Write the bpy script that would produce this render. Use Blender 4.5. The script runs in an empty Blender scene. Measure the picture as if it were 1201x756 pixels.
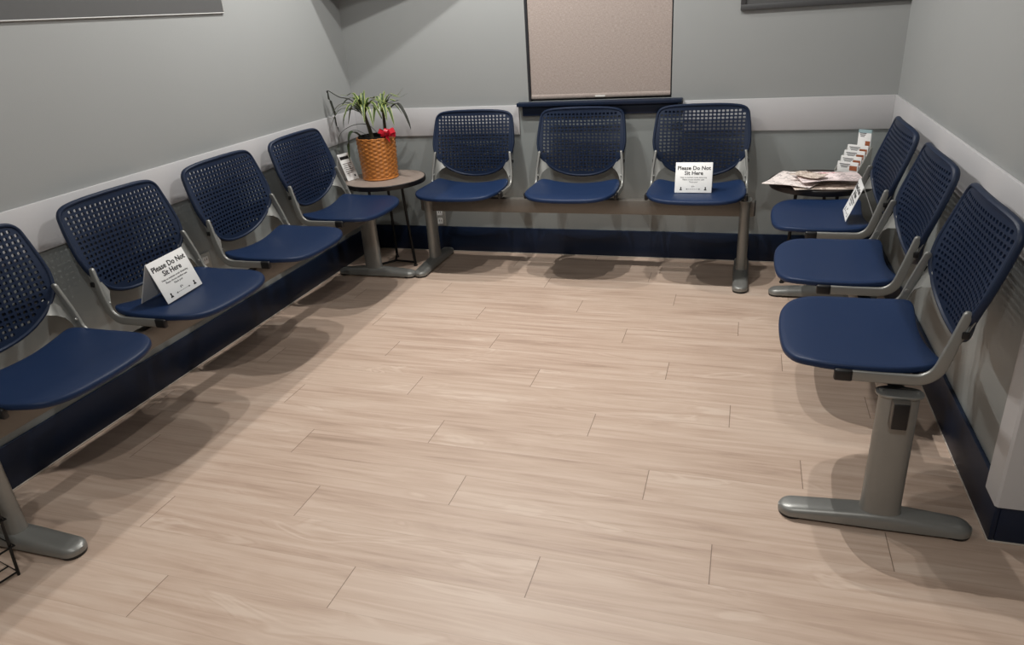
import bpy, bmesh, math, random
from mathutils import Vector, Matrix
from mathutils.geometry import delaunay_2d_cdt

random.seed(7)
PI = math.pi
COL = bpy.context.scene.collection

# ------------------------------------------------------------------ materials
def lin(c):
    return tuple(((v/255)/12.92 if v/255 <= .04045 else ((v/255+.055)/1.055)**2.4) for v in c) + (1,)

def mat(name, rgb, rough=.5, metal=0., noise=0., nscale=40., bump=0., bscale=200., spec=None):
    m = bpy.data.materials.new(name); m.use_nodes = True
    nt = m.node_tree; b = nt.nodes['Principled BSDF']
    c = lin(rgb)
    b.inputs['Roughness'].default_value = rough
    b.inputs['Metallic'].default_value = metal
    if spec is not None: b.inputs['Specular IOR Level'].default_value = spec
    tc = nt.nodes.new('ShaderNodeTexCoord')
    n = nt.nodes.new('ShaderNodeTexNoise'); n.inputs['Scale'].default_value = nscale
    n.inputs['Detail'].default_value = 4
    nt.links.new(tc.outputs['Object'], n.inputs['Vector'])
    mx = nt.nodes.new('ShaderNodeMix'); mx.data_type = 'RGBA'
    mx.inputs[6].default_value = tuple(min(1, v*(1-noise)) for v in c[:3])+(1,)
    mx.inputs[7].default_value = tuple(min(1, v*(1+noise)) for v in c[:3])+(1,)
    nt.links.new(n.outputs['Fac'], mx.inputs[0])
    nt.links.new(mx.outputs[2], b.inputs['Base Color'])
    if bump:
        n2 = nt.nodes.new('ShaderNodeTexNoise'); n2.inputs['Scale'].default_value = bscale
        nt.links.new(tc.outputs['Object'], n2.inputs['Vector'])
        bp = nt.nodes.new('ShaderNodeBump'); bp.inputs['Strength'].default_value = bump
        bp.inputs['Distance'].default_value = .002
        nt.links.new(n2.outputs['Fac'], bp.inputs['Height'])
        nt.links.new(bp.outputs['Normal'], b.inputs['Normal'])
    return m

M = {}
M['wall_upper'] = mat('upper_wall_paint', (149,151,150), .6, noise=.02, nscale=3, bump=.15, bscale=300)
M['wall_lower'] = mat('lower_wall_panel', (142,147,146), .38, noise=.03, nscale=4, bump=.05, bscale=200)
M['band'] = mat('chair_rail_paint', (188,187,188), .5, noise=.02, nscale=6)
M['guard'] = mat('corner_guard', (192,192,193), .4, noise=.02, nscale=6)
M['navy_trim'] = mat('navy_trim_gloss', (20,32,53), .40, spec=.3, noise=.08, nscale=10)
M['ceiling'] = mat('ceiling_white', (128,128,126), .9, noise=.02)
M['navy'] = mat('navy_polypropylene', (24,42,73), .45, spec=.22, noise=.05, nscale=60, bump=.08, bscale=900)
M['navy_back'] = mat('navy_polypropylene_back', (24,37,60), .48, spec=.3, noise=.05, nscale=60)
M['silver'] = mat('silver_powder_coat', (140,140,136), .38, .4, noise=.03, nscale=80)
M['beam'] = mat('beam_powder_coat', (112,108,102), .36, .4, noise=.03, nscale=60)
M['black'] = mat('black_plastic', (18,18,20), .45, noise=.1)
M['black_metal'] = mat('black_steel', (14,14,15), .4, .3, noise=.1)
M['laminate'] = mat('grey_brown_laminate', (146,132,122), .5, noise=.22, nscale=26)
M['laminate_dark'] = mat('dark_laminate', (58,48,44), .45, noise=.2, nscale=26)
M['edge'] = mat('table_edge_black', (20,16,16), .5, noise=.1)
M['paper'] = mat('white_card', (232,232,230), .55, noise=.01)
M['ink'] = mat('black_ink', (14,14,14), .7, noise=.05)
M['greyink'] = mat('grey_ink', (88,88,90), .7, noise=.05)
M['soil'] = mat('dark_soil', (22,17,14), .95, noise=.5, nscale=120, bump=1, bscale=150)
M['stem'] = mat('cane_stem', (62,56,36), .7, noise=.3, nscale=90)
M['red'] = mat('red_ribbon', (196,22,44), .28, noise=.06)
M['brown_print'] = mat('brown_photo_print', (150,84,50), .6, noise=.6, nscale=90)
M['teal'] = mat('teal_print', (150,176,180), .6, noise=.1)
M['frame_dark'] = mat('charcoal_frame', (62,62,63), .5, noise=.05)
M['panel_grey'] = mat('dark_grey_canvas', (78,78,78), .7, noise=.04)
M['frame_pale'] = mat('pale_frame_edge', (188,188,186), .5, noise=.02)
M['plate'] = mat('outlet_plate', (176,176,170), .4, noise=.02)
M['dark_gap'] = mat('gap_shade_dark_glass', (26,27,32), .7, noise=.1)
M['pale_edge'] = mat('pale_floor_line', (190,180,168), .6, noise=.05)
M['white_paper'] = mat('white_pages', (215,213,208), .6, noise=.05, nscale=90)

def nodes(m): return m.node_tree.nodes, m.node_tree.links

def wicker_mat():
    m = mat('orange_brown_wicker', (190,120,56), .40, noise=.45, nscale=55)
    return m
M['wicker'] = wicker_mat()

def leaf_mat():
    m = bpy.data.materials.new('variegated_leaf'); m.use_nodes = True
    N, L = nodes(m); b = N['Principled BSDF']; b.inputs['Roughness'].default_value = .4
    tcu = N.new('ShaderNodeTexCoord')
    class U: outputs = [tcu.outputs['UV']]
    uv = U
    sp = N.new('ShaderNodeSeparateXYZ'); L.new(uv.outputs[0], sp.inputs[0])
    a = N.new('ShaderNodeMath'); a.operation = 'SUBTRACT'; a.inputs[1].default_value = .5
    L.new(sp.outputs[0], a.inputs[0])
    ab = N.new('ShaderNodeMath'); ab.operation = 'ABSOLUTE'; L.new(a.outputs[0], ab.inputs[0])
    r = N.new('ShaderNodeValToRGB')
    e = r.color_ramp.elements
    e[0].position = .0; e[0].color = lin((52,70,38))
    e[1].position = .5; e[1].color = lin((176,184,110))
    k = r.color_ramp.elements.new(.30); k.color = lin((66,88,44))
    k = r.color_ramp.elements.new(.42); k.color = lin((160,170,96))
    L.new(ab.outputs[0], r.inputs[0])
    L.new(r.outputs[0], b.inputs['Base Color'])
    return m
M['leaf'] = leaf_mat()
M['leaf_dark'] = mat('dark_green_leaf', (50,66,40), .45, noise=.3, nscale=60)
M['leaf_dry'] = mat('withered_leaf', (34,36,28), .6, noise=.3, nscale=60)

def shade_mat():
    m = bpy.data.materials.new('beige_woven_shade'); m.use_nodes = True
    N, L = nodes(m); b = N['Principled BSDF']; b.inputs['Roughness'].default_value = .85
    tc = N.new('ShaderNodeTexCoord')
    mp = N.new('ShaderNodeMapping'); mp.inputs['Scale'].default_value = (70, 70, 520)
    L.new(tc.outputs['Object'], mp.inputs[0])
    n = N.new('ShaderNodeTexNoise'); n.inputs['Scale'].default_value = 1; n.inputs['Detail'].default_value = 5
    L.new(mp.outputs[0], n.inputs[0])
    mp2 = N.new('ShaderNodeMapping'); mp2.inputs['Scale'].default_value = (520, 520, 90)
    L.new(tc.outputs['Object'], mp2.inputs[0])
    n2 = N.new('ShaderNodeTexNoise'); n2.inputs['Scale'].default_value = 1; n2.inputs['Detail'].default_value = 3
    L.new(mp2.outputs[0], n2.inputs[0])
    ad = N.new('ShaderNodeMath'); ad.operation = 'ADD'
    L.new(n.outputs['Fac'], ad.inputs[0]); L.new(n2.outputs['Fac'], ad.inputs[1])
    r = N.new('ShaderNodeValToRGB')
    r.color_ramp.elements[0].position = .30; r.color_ramp.elements[0].color = lin((130,118,112))
    r.color_ramp.elements[1].position = .66; r.color_ramp.elements[1].color = lin((178,165,157))
    dv = N.new('ShaderNodeMath'); dv.operation = 'MULTIPLY'; dv.inputs[1].default_value = .5
    L.new(ad.outputs[0], dv.inputs[0]); L.new(dv.outputs[0], r.inputs[0])
    L.new(r.outputs[0], b.inputs['Base Color'])
    return m
M['shade'] = shade_mat()

PLANK_W, PLANK_L = .1495, 1.2
def floor_mat():
    m = bpy.data.materials.new('oak_look_vinyl_planks'); m.use_nodes = True
    N, L = nodes(m); b = N['Principled BSDF']
    def math_(op, a, c=None, clamp=False):
        n = N.new('ShaderNodeMath'); n.operation = op; n.use_clamp = clamp
        for i, v in enumerate((a, c)):
            if v is None: continue
            if isinstance(v, (int, float)): n.inputs[i].default_value = v
            else: L.new(v, n.inputs[i])
        return n.outputs[0]
    tc = N.new('ShaderNodeTexCoord'); sp = N.new('ShaderNodeSeparateXYZ')
    L.new(tc.outputs['Object'], sp.inputs[0])
    x, y = sp.outputs[0], sp.outputs[1]
    ry = math_('DIVIDE', math_('ADD', y, 2.79+PLANK_W*40), PLANK_W)
    row = math_('FLOOR', ry); fy = math_('FRACT', ry)
    wn = N.new('ShaderNodeTexWhiteNoise'); wn.noise_dimensions = '1D'; L.new(row, wn.inputs['W'])
    # row offset: rows step by a bit under half a plank, jittered
    off = math_('ADD', math_('MULTIPLY', row, .6), math_('MULTIPLY', wn.outputs['Value'], .10))
    rx = math_('ADD', math_('DIVIDE', math_('ADD', x, 40*PLANK_L-1.327), PLANK_L), off)
    colx = math_('FLOOR', rx); fx = math_('FRACT', rx)
    # seams
    ex = math_('MULTIPLY', math_('MINIMUM', fx, math_('SUBTRACT', 1, fx)), PLANK_L)
    ey = math_('MULTIPLY', math_('MINIMUM', fy, math_('SUBTRACT', 1, fy)), PLANK_W)
    sx = math_('LESS_THAN', ex, .0013); sy = math_('LESS_THAN', ey, .0009)
    cmb = N.new('ShaderNodeCombineXYZ'); L.new(colx, cmb.inputs[0]); L.new(row, cmb.inputs[1])
    wn2 = N.new('ShaderNodeTexWhiteNoise'); wn2.noise_dimensions = '2D'; L.new(cmb.outputs[0], wn2.inputs['Vector'])
    # grain coordinates, shifted per plank
    gx = math_('ADD', math_('MULTIPLY', x, 1.6), math_('MULTIPLY', wn2.outputs['Value'], 37))
    gy = math_('ADD', math_('MULTIPLY', y, 30), math_('MULTIPLY', wn2.outputs['Value'], 91))
    gc = N.new('ShaderNodeCombineXYZ'); L.new(gx, gc.inputs[0]); L.new(gy, gc.inputs[1])
    n1 = N.new('ShaderNodeTexNoise'); n1.inputs['Scale'].default_value = 1.0; n1.inputs['Detail'].default_value = 6
    n1.inputs['Roughness'].default_value = .62; n1.inputs['Distortion'].default_value = .9
    L.new(gc.outputs[0], n1.inputs['Vector'])
    gc2 = N.new('ShaderNodeCombineXYZ')
    L.new(math_('MULTIPLY', gx, 1.2), gc2.inputs[0]); L.new(math_('MULTIPLY', gy, .27), gc2.inputs[1])
    n2 = N.new('ShaderNodeTexNoise'); n2.inputs['Scale'].default_value = 1.0; n2.inputs['Detail'].default_value = 3
    n2.inputs['Distortion'].default_value = 1.2
    L.new(gc2.outputs[0], n2.inputs['Vector'])
    # cathedral rings from the broad noise
    rings = math_('SINE', math_('MULTIPLY', n2.outputs['Fac'], 58))
    ringmask = N.new('ShaderNodeMapRange'); ringmask.inputs[1].default_value = .56; ringmask.inputs[2].default_value = .70
    L.new(n2.outputs['Fac'], ringmask.inputs[0])
    rg = math_('MULTIPLY', math_('MULTIPLY', rings, ringmask.outputs[0]), .10)
    v = math_('ADD', math_('MULTIPLY', n1.outputs['Fac'], .75), math_('MULTIPLY', n2.outputs['Fac'], .35))
    v = math_('ADD', v, rg)
    v = math_('ADD', v, math_('MULTIPLY', math_('SUBTRACT', wn2.outputs['Value'], .5), .07))
    r = N.new('ShaderNodeValToRGB')
    e = r.color_ramp.elements
    e[0].position = .30; e[0].color = lin((157,134,116))
    e[1].position = .72; e[1].color = lin((204,184,167))
    k = e.new(.46); k.color = lin((184,160,142))
    k = e.new(.56); k.color = lin((193,170,152))
    L.new(v, r.inputs[0])
    mx = N.new('ShaderNodeMix'); mx.data_type = 'RGBA'; L.new(r.outputs[0], mx.inputs[6])
    mx.inputs[7].default_value = lin((104,84,68))
    L.new(math_('MAXIMUM', math_('MULTIPLY', sx, .75), math_('MULTIPLY', sy, .16)), mx.inputs[0])
    L.new(mx.outputs[2], b.inputs['Base Color'])
    rr = math_('ADD', .42, math_('MULTIPLY', n1.outputs['Fac'], .15))
    L.new(rr, b.inputs['Roughness'])
    bp = N.new('ShaderNodeBump'); bp.inputs['Strength'].default_value = .12; bp.inputs['Distance'].default_value = .001
    L.new(n1.outputs['Fac'], bp.inputs['Height']); L.new(bp.outputs[0], b.inputs['Normal'])
    return m
M['floor'] = floor_mat()

def print_mat(name, base, accent, sx=14, sy=60, ink=(104,96,98)):
    """newsprint: pale sheet with rows of broken grey print and a coloured headline strip (unreadable)"""
    m = bpy.data.materials.new(name); m.use_nodes = True
    N, L = nodes(m); b = N['Principled BSDF']; b.inputs['Roughness'].default_value = .7
    tcu = N.new('ShaderNodeTexCoord')
    class U: outputs = [tcu.outputs['UV']]
    uv = U
    br = N.new('ShaderNodeTexBrick'); br.inputs['Scale'].default_value = 1
    br.inputs['Color1'].default_value = lin(ink); br.inputs['Color2'].default_value = lin(base)
    br.inputs['Mortar'].default_value = lin(base); br.inputs['Mortar Size'].default_value = .018
    br.inputs['Brick Width'].default_value = 1/sx; br.inputs['Row Height'].default_value = 1/sy; br.inputs['Bias'].default_value = -.1
    L.new(uv.outputs[0], br.inputs['Vector'])
    n = N.new('ShaderNodeTexNoise'); n.inputs['Scale'].default_value = 4.5; n.inputs['Detail'].default_value = 1
    L.new(uv.outputs[0], n.inputs['Vector'])
    g = N.new('ShaderNodeMath'); g.operation = 'GREATER_THAN'; g.inputs[1].default_value = .47; L.new(n.outputs['Fac'], g.inputs[0])
    mx = N.new('ShaderNodeMix'); mx.data_type = 'RGBA'
    L.new(g.outputs[0], mx.inputs[0]); mx.inputs[6].default_value = lin(base); L.new(br.outputs[0], mx.inputs[7])
    sp = N.new('ShaderNodeSeparateXYZ'); L.new(uv.outputs[0], sp.inputs[0])
    def band(o, a, c):
        p = N.new('ShaderNodeMath'); p.operation = 'GREATER_THAN'; p.inputs[1].default_value = a; L.new(o, p.inputs[0])
        q = N.new('ShaderNodeMath'); q.operation = 'LESS_THAN'; q.inputs[1].default_value = c; L.new(o, q.inputs[0])
        z = N.new('ShaderNodeMath'); z.operation = 'MULTIPLY'; L.new(p.outputs[0], z.inputs[0]); L.new(q.outputs[0], z.inputs[1])
        return z.outputs[0]
    z = N.new('ShaderNodeMath'); z.operation = 'MULTIPLY'
    L.new(band(sp.outputs[1], .80, .90), z.inputs[0]); L.new(band(sp.outputs[0], .12, .80), z.inputs[1])
    n3 = N.new('ShaderNodeTexNoise'); n3.inputs['Scale'].default_value = 22; L.new(uv.outputs[0], n3.inputs['Vector'])
    g3 = N.new('ShaderNodeMath'); g3.operation = 'GREATER_THAN'; g3.inputs[1].default_value = .47; L.new(n3.outputs['Fac'], g3.inputs[0])
    z2 = N.new('ShaderNodeMath'); z2.operation = 'MULTIPLY'; L.new(z.outputs[0], z2.inputs[0]); L.new(g3.outputs[0], z2.inputs[1])
    mx2 = N.new('ShaderNodeMix'); mx2.data_type = 'RGBA'; L.new(z2.outputs[0], mx2.inputs[0])
    L.new(mx.outputs[2], mx2.inputs[6]); mx2.inputs[7].default_value = lin(accent)
    L.new(mx2.outputs[2], b.inputs['Base Color'])
    return m
M['news_a'] = print_mat('newsprint_red', (232,216,214), (196,84,98), 5, 15)
M['news_b'] = print_mat('newsprint_grey', (228,218,213), (92,86,90), 5, 18)
M['news_c'] = print_mat('newsprint_tan', (206,192,180), (112,84,70), 4, 9, (120,98,84))
M['brochure'] = print_mat('brochure_print', (226,220,212), (150,144,140), 9, 26, (150,140,132))

# ------------------------------------------------------------------ mesh helpers
def finish(bm, angle=38):
    bmesh.ops.recalc_face_normals(bm, faces=bm.faces)
    for f in bm.faces: f.smooth = True
    for e in bm.edges:
        if len(e.link_faces) == 2:
            e.smooth = e.calc_face_angle(0) < math.radians(angle)

def obj(name, bm, m, parent=None, loc=(0,0,0), rot=(0,0,0), angle=38, fin=True):
    if fin: finish(bm, angle)
    me = bpy.data.meshes.new(name); bm.to_mesh(me); bm.free()
    for k in (m if isinstance(m, (list, tuple)) else [m]): me.materials.append(k)
    o = bpy.data.objects.new(name, me); COL.objects.link(o)
    o.location = loc; o.rotation_euler = rot
    if parent is not None: o.parent = parent
    return o

def tag(o, label=None, cat=None, group=None, kind=None):
    if label: o['label'] = label
    if cat: o['category'] = cat
    if group: o['group'] = group
    if kind: o['kind'] = kind
    return o

def thing(name, label, cat, loc=(0,0,0), rz=0, group=None):
    o = bpy.data.objects.new(name, None); COL.objects.link(o)
    o.empty_display_size = .1
    o.location = loc; o.rotation_euler = (0,0,rz)
    return tag(o, label, cat, group)

def struct(name, bm, m, parent=None, label=None, angle=38):
    o = obj(name, bm, m, parent, angle=angle)
    if parent is None: o['kind'] = 'structure'
    return o

def box(bm, x0, x1, y0, y1, z0, z1, bevel=0, seg=2, mi=0):
    t = bmesh.new()
    v = [t.verts.new(p) for p in ((x0,y0,z0),(x1,y0,z0),(x1,y1,z0),(x0,y1,z0),(x0,y0,z1),(x1,y0,z1),(x1,y1,z1),(x0,y1,z1))]
    for f in ((3,2,1,0),(4,5,6,7),(0,1,5,4),(1,2,6,5),(2,3,7,6),(3,0,4,7)): t.faces.new([v[i] for i in f])
    if bevel: bmesh.ops.bevel(t, geom=list(t.edges), offset=bevel, segments=seg, affect='EDGES', profile=.5)
    for f in t.faces: f.material_index = mi
    merge(bm, t)
    return bm

def merge(bm, t, mx=None):
    if mx is not None: bmesh.ops.transform(t, matrix=mx, verts=t.verts)
    d = {}
    for v in t.verts: d[v] = bm.verts.new(v.co)
    uvs = t.loops.layers.uv.active; uvd = bm.loops.layers.uv.verify() if uvs else None
    for f in t.faces:
        try: nf = bm.faces.new([d[v] for v in f.verts])
        except ValueError: continue
        nf.material_index = f.material_index
        if uvs:
            for a, b_ in zip(f.loops, nf.loops): b_[uvd].uv = a[uvs].uv
    t.free()

def loft(bm, rings, cap=True, closed=False):
    R = [[bm.verts.new(p) for p in r] for r in rings]
    n = len(R[0])
    rng = range(len(R)) if closed else range(len(R)-1)
    for i in rng:
        a, b = R[i], R[(i+1) % len(R)]
        for j in range(n):
            bm.faces.new((a[j], a[(j+1)%n], b[(j+1)%n], b[j]))
    if cap and not closed:
        bm.faces.new(list(reversed(R[0]))); bm.faces.new(R[-1])
    return R

def catmull(P, n=6, closed=False):
    P = [Vector(p) for p in P]; out = []
    N = len(P)
    for i in range(N if closed else N-1):
        if closed: p0, p1, p2, p3 = P[i-1], P[i], P[(i+1)%N], P[(i+2)%N]
        else: p0, p1, p2, p3 = P[max(i-1,0)], P[i], P[i+1], P[min(i+2,N-1)]
        for k in range(n):
            t = k/n
            out.append(.5*((2*p1)+(p2-p0)*t+(2*p0-5*p1+4*p2-p3)*t*t+(3*p1-p0-3*p2+p3)*t**3))
    if not closed: out.append(P[-1])
    return out

def tube(bm, path, r, n=8, closed=False, cap=True):
    """round bar along a 3-D path; r a number or a function of 0..1"""
    P = [Vector(p) for p in path]; N = len(P); rings = []
    prev = None
    for i, p in enumerate(P):
        if closed: t = P[(i+1)%N]-P[i-1]
        else: t = P[min(i+1,N-1)]-P[max(i-1,0)]
        t.normalize()
        if prev is None:
            up = Vector((0,0,1)) if abs(t.z) < .9 else Vector((1,0,0))
            a = t.cross(up).normalized()
        else:
            a = (prev - t*prev.dot(t)).normalized()
        prev = a; b = t.cross(a)
        rr = r(i/max(1,N-1)) if callable(r) else r
        rings.append([p+a*math.cos(2*PI*k/n)*rr+b*math.sin(2*PI*k/n)*rr for k in range(n)])
    loft(bm, rings, cap, closed)
    return bm

def flatbar(bm, path, axis, wid, thk, n=16, ends=True):
    """bar of rounded flat section swept along PATH (list of points in a plane whose normal is AXIS):
    WID lies in the plane, THK along AXIS; wid may be a function of 0..1; rounded ends"""
    P = [Vector(p) for p in path]; A = Vector(axis).normalized(); rings = []; N = len(P)
    L = [0]
    for i in range(1, N): L.append(L[-1]+(P[i]-P[i-1]).length)
    def sec(p, t, w, s=1.):
        b = t.cross(A).normalized(); r = []
        for k in range(n):
            a = 2*PI*k/n
            c, s_ = math.cos(a), math.sin(a)
            e = .45
            r.append(p + b*(w/2*s*math.copysign(abs(c)**e, c)) + A*(thk/2*min(1, s*1.3)*math.copysign(abs(s_)**e, s_)))
        return r
    for i, p in enumerate(P):
        t = (P[min(i+1,N-1)]-P[max(i-1,0)]).normalized()
        w = wid(L[i]/L[-1]) if callable(wid) else wid
        if i == 0 and ends:
            for q, s in ((.5,.35),(.36,.72),(.18,.93)): rings.append(sec(p-t*w*q, t, w, s))
        rings.append(sec(p, t, w))
        if i == N-1 and ends:
            for q, s in ((.18,.93),(.36,.72),(.5,.35)): rings.append(sec(p+t*w*q, t, w, s))
    loft(bm, rings)
    return bm

def lathe(bm, prof, n=32, c=(0,0,0)):
    rings = []
    for k in range(n):
        a = 2*PI*k/n
        rings.append([(c[0]+r*math.cos(a), c[1]+r*math.sin(a), c[2]+z) for r, z in prof])
    R = [[bm.verts.new(p) for p in r] for r in rings]
    for i in range(n):
        a, b = R[i], R[(i+1)%n]
        for j in range(len(prof)-1): bm.faces.new((a[j], b[j], b[j+1], a[j+1]))
    bmesh.ops.remove_doubles(bm, verts=bm.verts, dist=1e-6)
    return bm

def children(o): return [c for c in bpy.data.objects if c.parent == o]
def copy_tree(o, parent=None):
    c = o.copy(); COL.objects.link(c)
    if parent is not None:
        c.parent = parent; c.matrix_parent_inverse = o.matrix_parent_inverse.copy()
    for ch in children(o): copy_tree(ch, c)
    return c

def text_mesh(s, size, depth=.0004, align='CENTER', off=0):
    cu = bpy.data.curves.new('lettering', 'FONT'); cu.body = s; cu.size = size; cu.align_x = align
    cu.extrude = depth; cu.offset = off; cu.resolution_u = 2
    o = bpy.data.objects.new('lettering', cu); COL.objects.link(o)
    dg = bpy.context.evaluated_depsgraph_get()
    me = bpy.data.meshes.new_from_object(o.evaluated_get(dg))
    bpy.data.objects.remove(o); bpy.data.curves.remove(cu)
    b = bmesh.new(); b.from_mesh(me); bpy.data.meshes.remove(me)
    return b

# ------------------------------------------------------------------ camera (solved from the room's lines)
W = 2.9144                                   # width between the side walls; back wall at y=0, left wall at x=0
CAMP = (2.23604, -3.91947, 1.34105); YAW, PITCH, ROLL, FPX = .328178, .411580, -.069357, 837.078
cy, sy = math.cos(YAW), math.sin(YAW)
fwd = Vector((-sy*math.cos(PITCH), cy*math.cos(PITCH), -math.sin(PITCH)))
rt = Vector((cy, sy, 0)); up = rt.cross(fwd)
c_, s_ = math.cos(ROLL), math.sin(ROLL)
r2 = c_*rt+s_*up; u2 = -s_*rt+c_*up
cam = bpy.data.cameras.new('camera'); camo = bpy.data.objects.new('camera', cam); COL.objects.link(camo)
mw = Matrix(((r2.x,u2.x,-fwd.x,CAMP[0]),(r2.y,u2.y,-fwd.y,CAMP[1]),(r2.z,u2.z,-fwd.z,CAMP[2]),(0,0,0,1)))
camo.matrix_world = mw
cam.sensor_fit = 'HORIZONTAL'; cam.sensor_width = 36; cam.lens = FPX/1201*36; cam.clip_start = .05
bpy.context.scene.camera = camo

# ------------------------------------------------------------------ room shell
HC = 2.44                                    # ceiling
BB, BT = .700, .858                          # chair rail bottom / top
YE = -2.158                                  # where the right wall ends and turns away
XR, YF = 5.0, -5.6
T = .12
b = bmesh.new(); box(b, -T, XR+T, YF-T, T, -.08, 0); struct('floor', b, M['floor'])
# ceiling with a slot whose edges cut the added bulb's light along the floor
SL = (1.352, 1.615, -1.420, -1.017)            # x0,x1,y0,y1 of the slot
b = bmesh.new()
box(b, -T, SL[0], YF-T, T, HC, HC+.02); box(b, SL[1], XR+T, YF-T, T, HC, HC+.02)
box(b, SL[0], SL[1], YF-T, SL[2], HC, HC+.02); box(b, SL[0], SL[1], SL[3], T, HC, HC+.02)
struct('ceiling', b, M['ceiling'])

def wall_cols(bm, split, x0, x1, y0, y1, zt=HC):
    box(bm, x0, x1, y0, y1, 0, split, mi=1); box(bm, x0, x1, y0, y1, split, zt, mi=0)
WM = [M['wall_upper'], M['wall_lower']]
b = bmesh.new(); wall_cols(b, BB+.02, -T, 0, YF, T); struct('wall_left', b, WM)
# back wall around the window opening
WX0, WX1, WZ0, WZ1 = 1.088, 1.858, .874, 2.05
b = bmesh.new()
wall_cols(b, BB+.02, 0, 1.03, 0, T); wall_cols(b, BB+.02, 1.917, W+T, 0, T)
box(b, 1.03, 1.917, 0, T, 0, WZ0, mi=1)
box(b, 1.03, WX0, 0, T, WZ0, HC); box(b, WX1, 1.917, 0, T, WZ0, HC); box(b, WX0, WX1, 0, T, WZ1, HC)
struct('wall_back', b, WM)
b = bmesh.new(); wall_cols(b, BB+.02, W, W+T, YE, 0); wall_cols(b, BB+.02, W+T, XR, YE, YE+T)
struct('wall_right', b, WM)
b = bmesh.new(); wall_cols(b, BB+.02, -T, XR+T, YF-T, YF); struct('wall_front', b, WM)
b = bmesh.new(); wall_cols(b, BB+.02, XR, XR+T, YF, YE+T); struct('wall_side', b, WM)

# chair rail boards (1 cm proud)
TR = .011
b = bmesh.new(); box(b, 0, TR, YF, 0, BB, BT, .002); struct('trim_1', b, M['band'])
b = bmesh.new(); box(b, TR, 1.030, -TR, 0, BB, BT, .002); struct('trim_2', b, M['band'])
b = bmesh.new(); box(b, 1.918, W-TR, -TR, 0, BB, BT, .002); struct('trim_3', b, M['band'])
b = bmesh.new(); box(b, W-TR, W, YE, 0, BB, BT, .002); box(b, W-TR, XR, YE-TR, YE, BB, BT, .002); struct('trim_4', b, M['band'])

# baseboards with a thin pale line along the floor
BH, BD = .155, .013
def baseboard(name, x0, x1, y0, y1):
    b = bmesh.new(); box(b, x0, x1, y0, y1, .004, BH, .003); return struct(name, b, M['navy_trim'])
def floor_line(name, x0, x1, y0, y1, parent):
    b = bmesh.new(); box(b, x0, x1, y0, y1, 0, .0045, .001); obj(name, b, M['pale_edge'], parent)
o = baseboard('baseboard_left', 0, BD, YF, 0); floor_line('pale_line', 0, BD+.003, YF, 0, o)
o = baseboard('baseboard_back', BD, W-BD, -BD, 0); floor_line('pale_line', BD, W-BD, -BD-.003, 0, o)
o = baseboard('baseboard_right', W-BD, W, YE-BD, 0); floor_line('pale_line', W-BD-.002, W, YE-BD, 0, o)
o = baseboard('baseboard_return', W, XR, YE-BD, YE); floor_line('pale_line', W-BD, XR, YE-BD-.003, YE, o)

# corner guard + pale panel on the end of the right wall
b = bmesh.new()
gp = [(W, YE+.07), (W-.016, YE+.07), (W-.016, YE-.012), (W-.010, YE-.018), (3.60, YE-.018), (3.60, YE), (W, YE)]
loft(b, [[(x, y, z) for x, y in gp] for z in (.112, BB-.001)])
struct('trim_5', b, M['guard'])

# ------------------------------------------------------------------ window, sill, roller shade
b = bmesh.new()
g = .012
box(b, WX0, WX0+g, .004, .10, WZ0, WZ1); box(b, WX1-.004, WX1, .004, .10, WZ0, WZ1); box(b, WX0+g, WX1-.004, .004, .10, WZ1-g, WZ1)  # dark jamb colour stands for the shaded gap beside the blind
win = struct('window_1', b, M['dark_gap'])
b = bmesh.new(); box(b, WX0+g, WX1-.004, .085, .093, WZ0, WZ1-g); obj('pane', b, M['dark_gap'], win)
b = bmesh.new(); box(b, 1.030, 1.916, -.050, .09, .852, .873, .004)
obj('window_sill', b, M['navy_trim'], win)
b = bmesh.new(); box(b, 1.054, 1.892, -.020, 0, .800, .852, .002)
obj('sill_apron', b, M['navy_trim'], win)

sh = thing('roller_shade', 'beige woven roller shade pulled down over the window above the navy sill', 'window shade', (1.474, .012, .884))
b = bmesh.new(); box(b, -.372, .376, 0, .0035, .022, 1.13); obj('shade_fabric', b, M['shade'], sh)
b = bmesh.new()
sec = [(.010*math.cos(a)*.55, .012+.012*math.sin(a)) for a in [2*PI*k/12 for k in range(12)]]
loft(b, [[(x, .0018+p, q) for p, q in sec] for x in (-.372, .376)]); obj('hem_bar', b, M['shade'], sh)
b = bmesh.new(); box(b, -.018, .036, -.0065, -.004, .004, .013, .0008); obj('pull_tab', b, M['white_paper'], sh)
b = bmesh.new(); tube(b, [(-.372,.03,1.13),(.376,.03,1.13)], .022, 14); obj('roller', b, M['shade'], sh)

# ------------------------------------------------------------------ framed panels cut off by the top of the photo
def framed(name, label, loc, rz, w, h, fm, pm, t=.022, d=.03):
    r = thing(name, label, 'picture', loc, rz)
    b = bmesh.new()
    box(b, -w/2, w/2, -d, 0, 0, t, .003); box(b, -w/2, w/2, -d, 0, h-t, h, .003)
    box(b, -w/2, -w/2+t, -d, 0, t, h-t, .003); box(b, w/2-t, w/2, -d, 0, t, h-t, .003)
    obj('frame', b, fm, r)
    b = bmesh.new(); box(b, -w/2+t, w/2-t, -d*.7, -.002, t, h-t); obj('canvas', b, pm, r)
    return r
framed('wall_picture', 'large plain dark grey picture on the left wall, cut by the top edge', (0, -1.713, 1.408), PI/2, 1.40, .80, M['frame_pale'], M['panel_grey'], .005, .010)
framed('wall_picture', 'charcoal framed picture on the back wall, right of the window, cut by the top edge', (2.575, 0, 1.268), 0, .80, .60, M['frame_dark'], M['panel_grey'], .026, .018)

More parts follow.
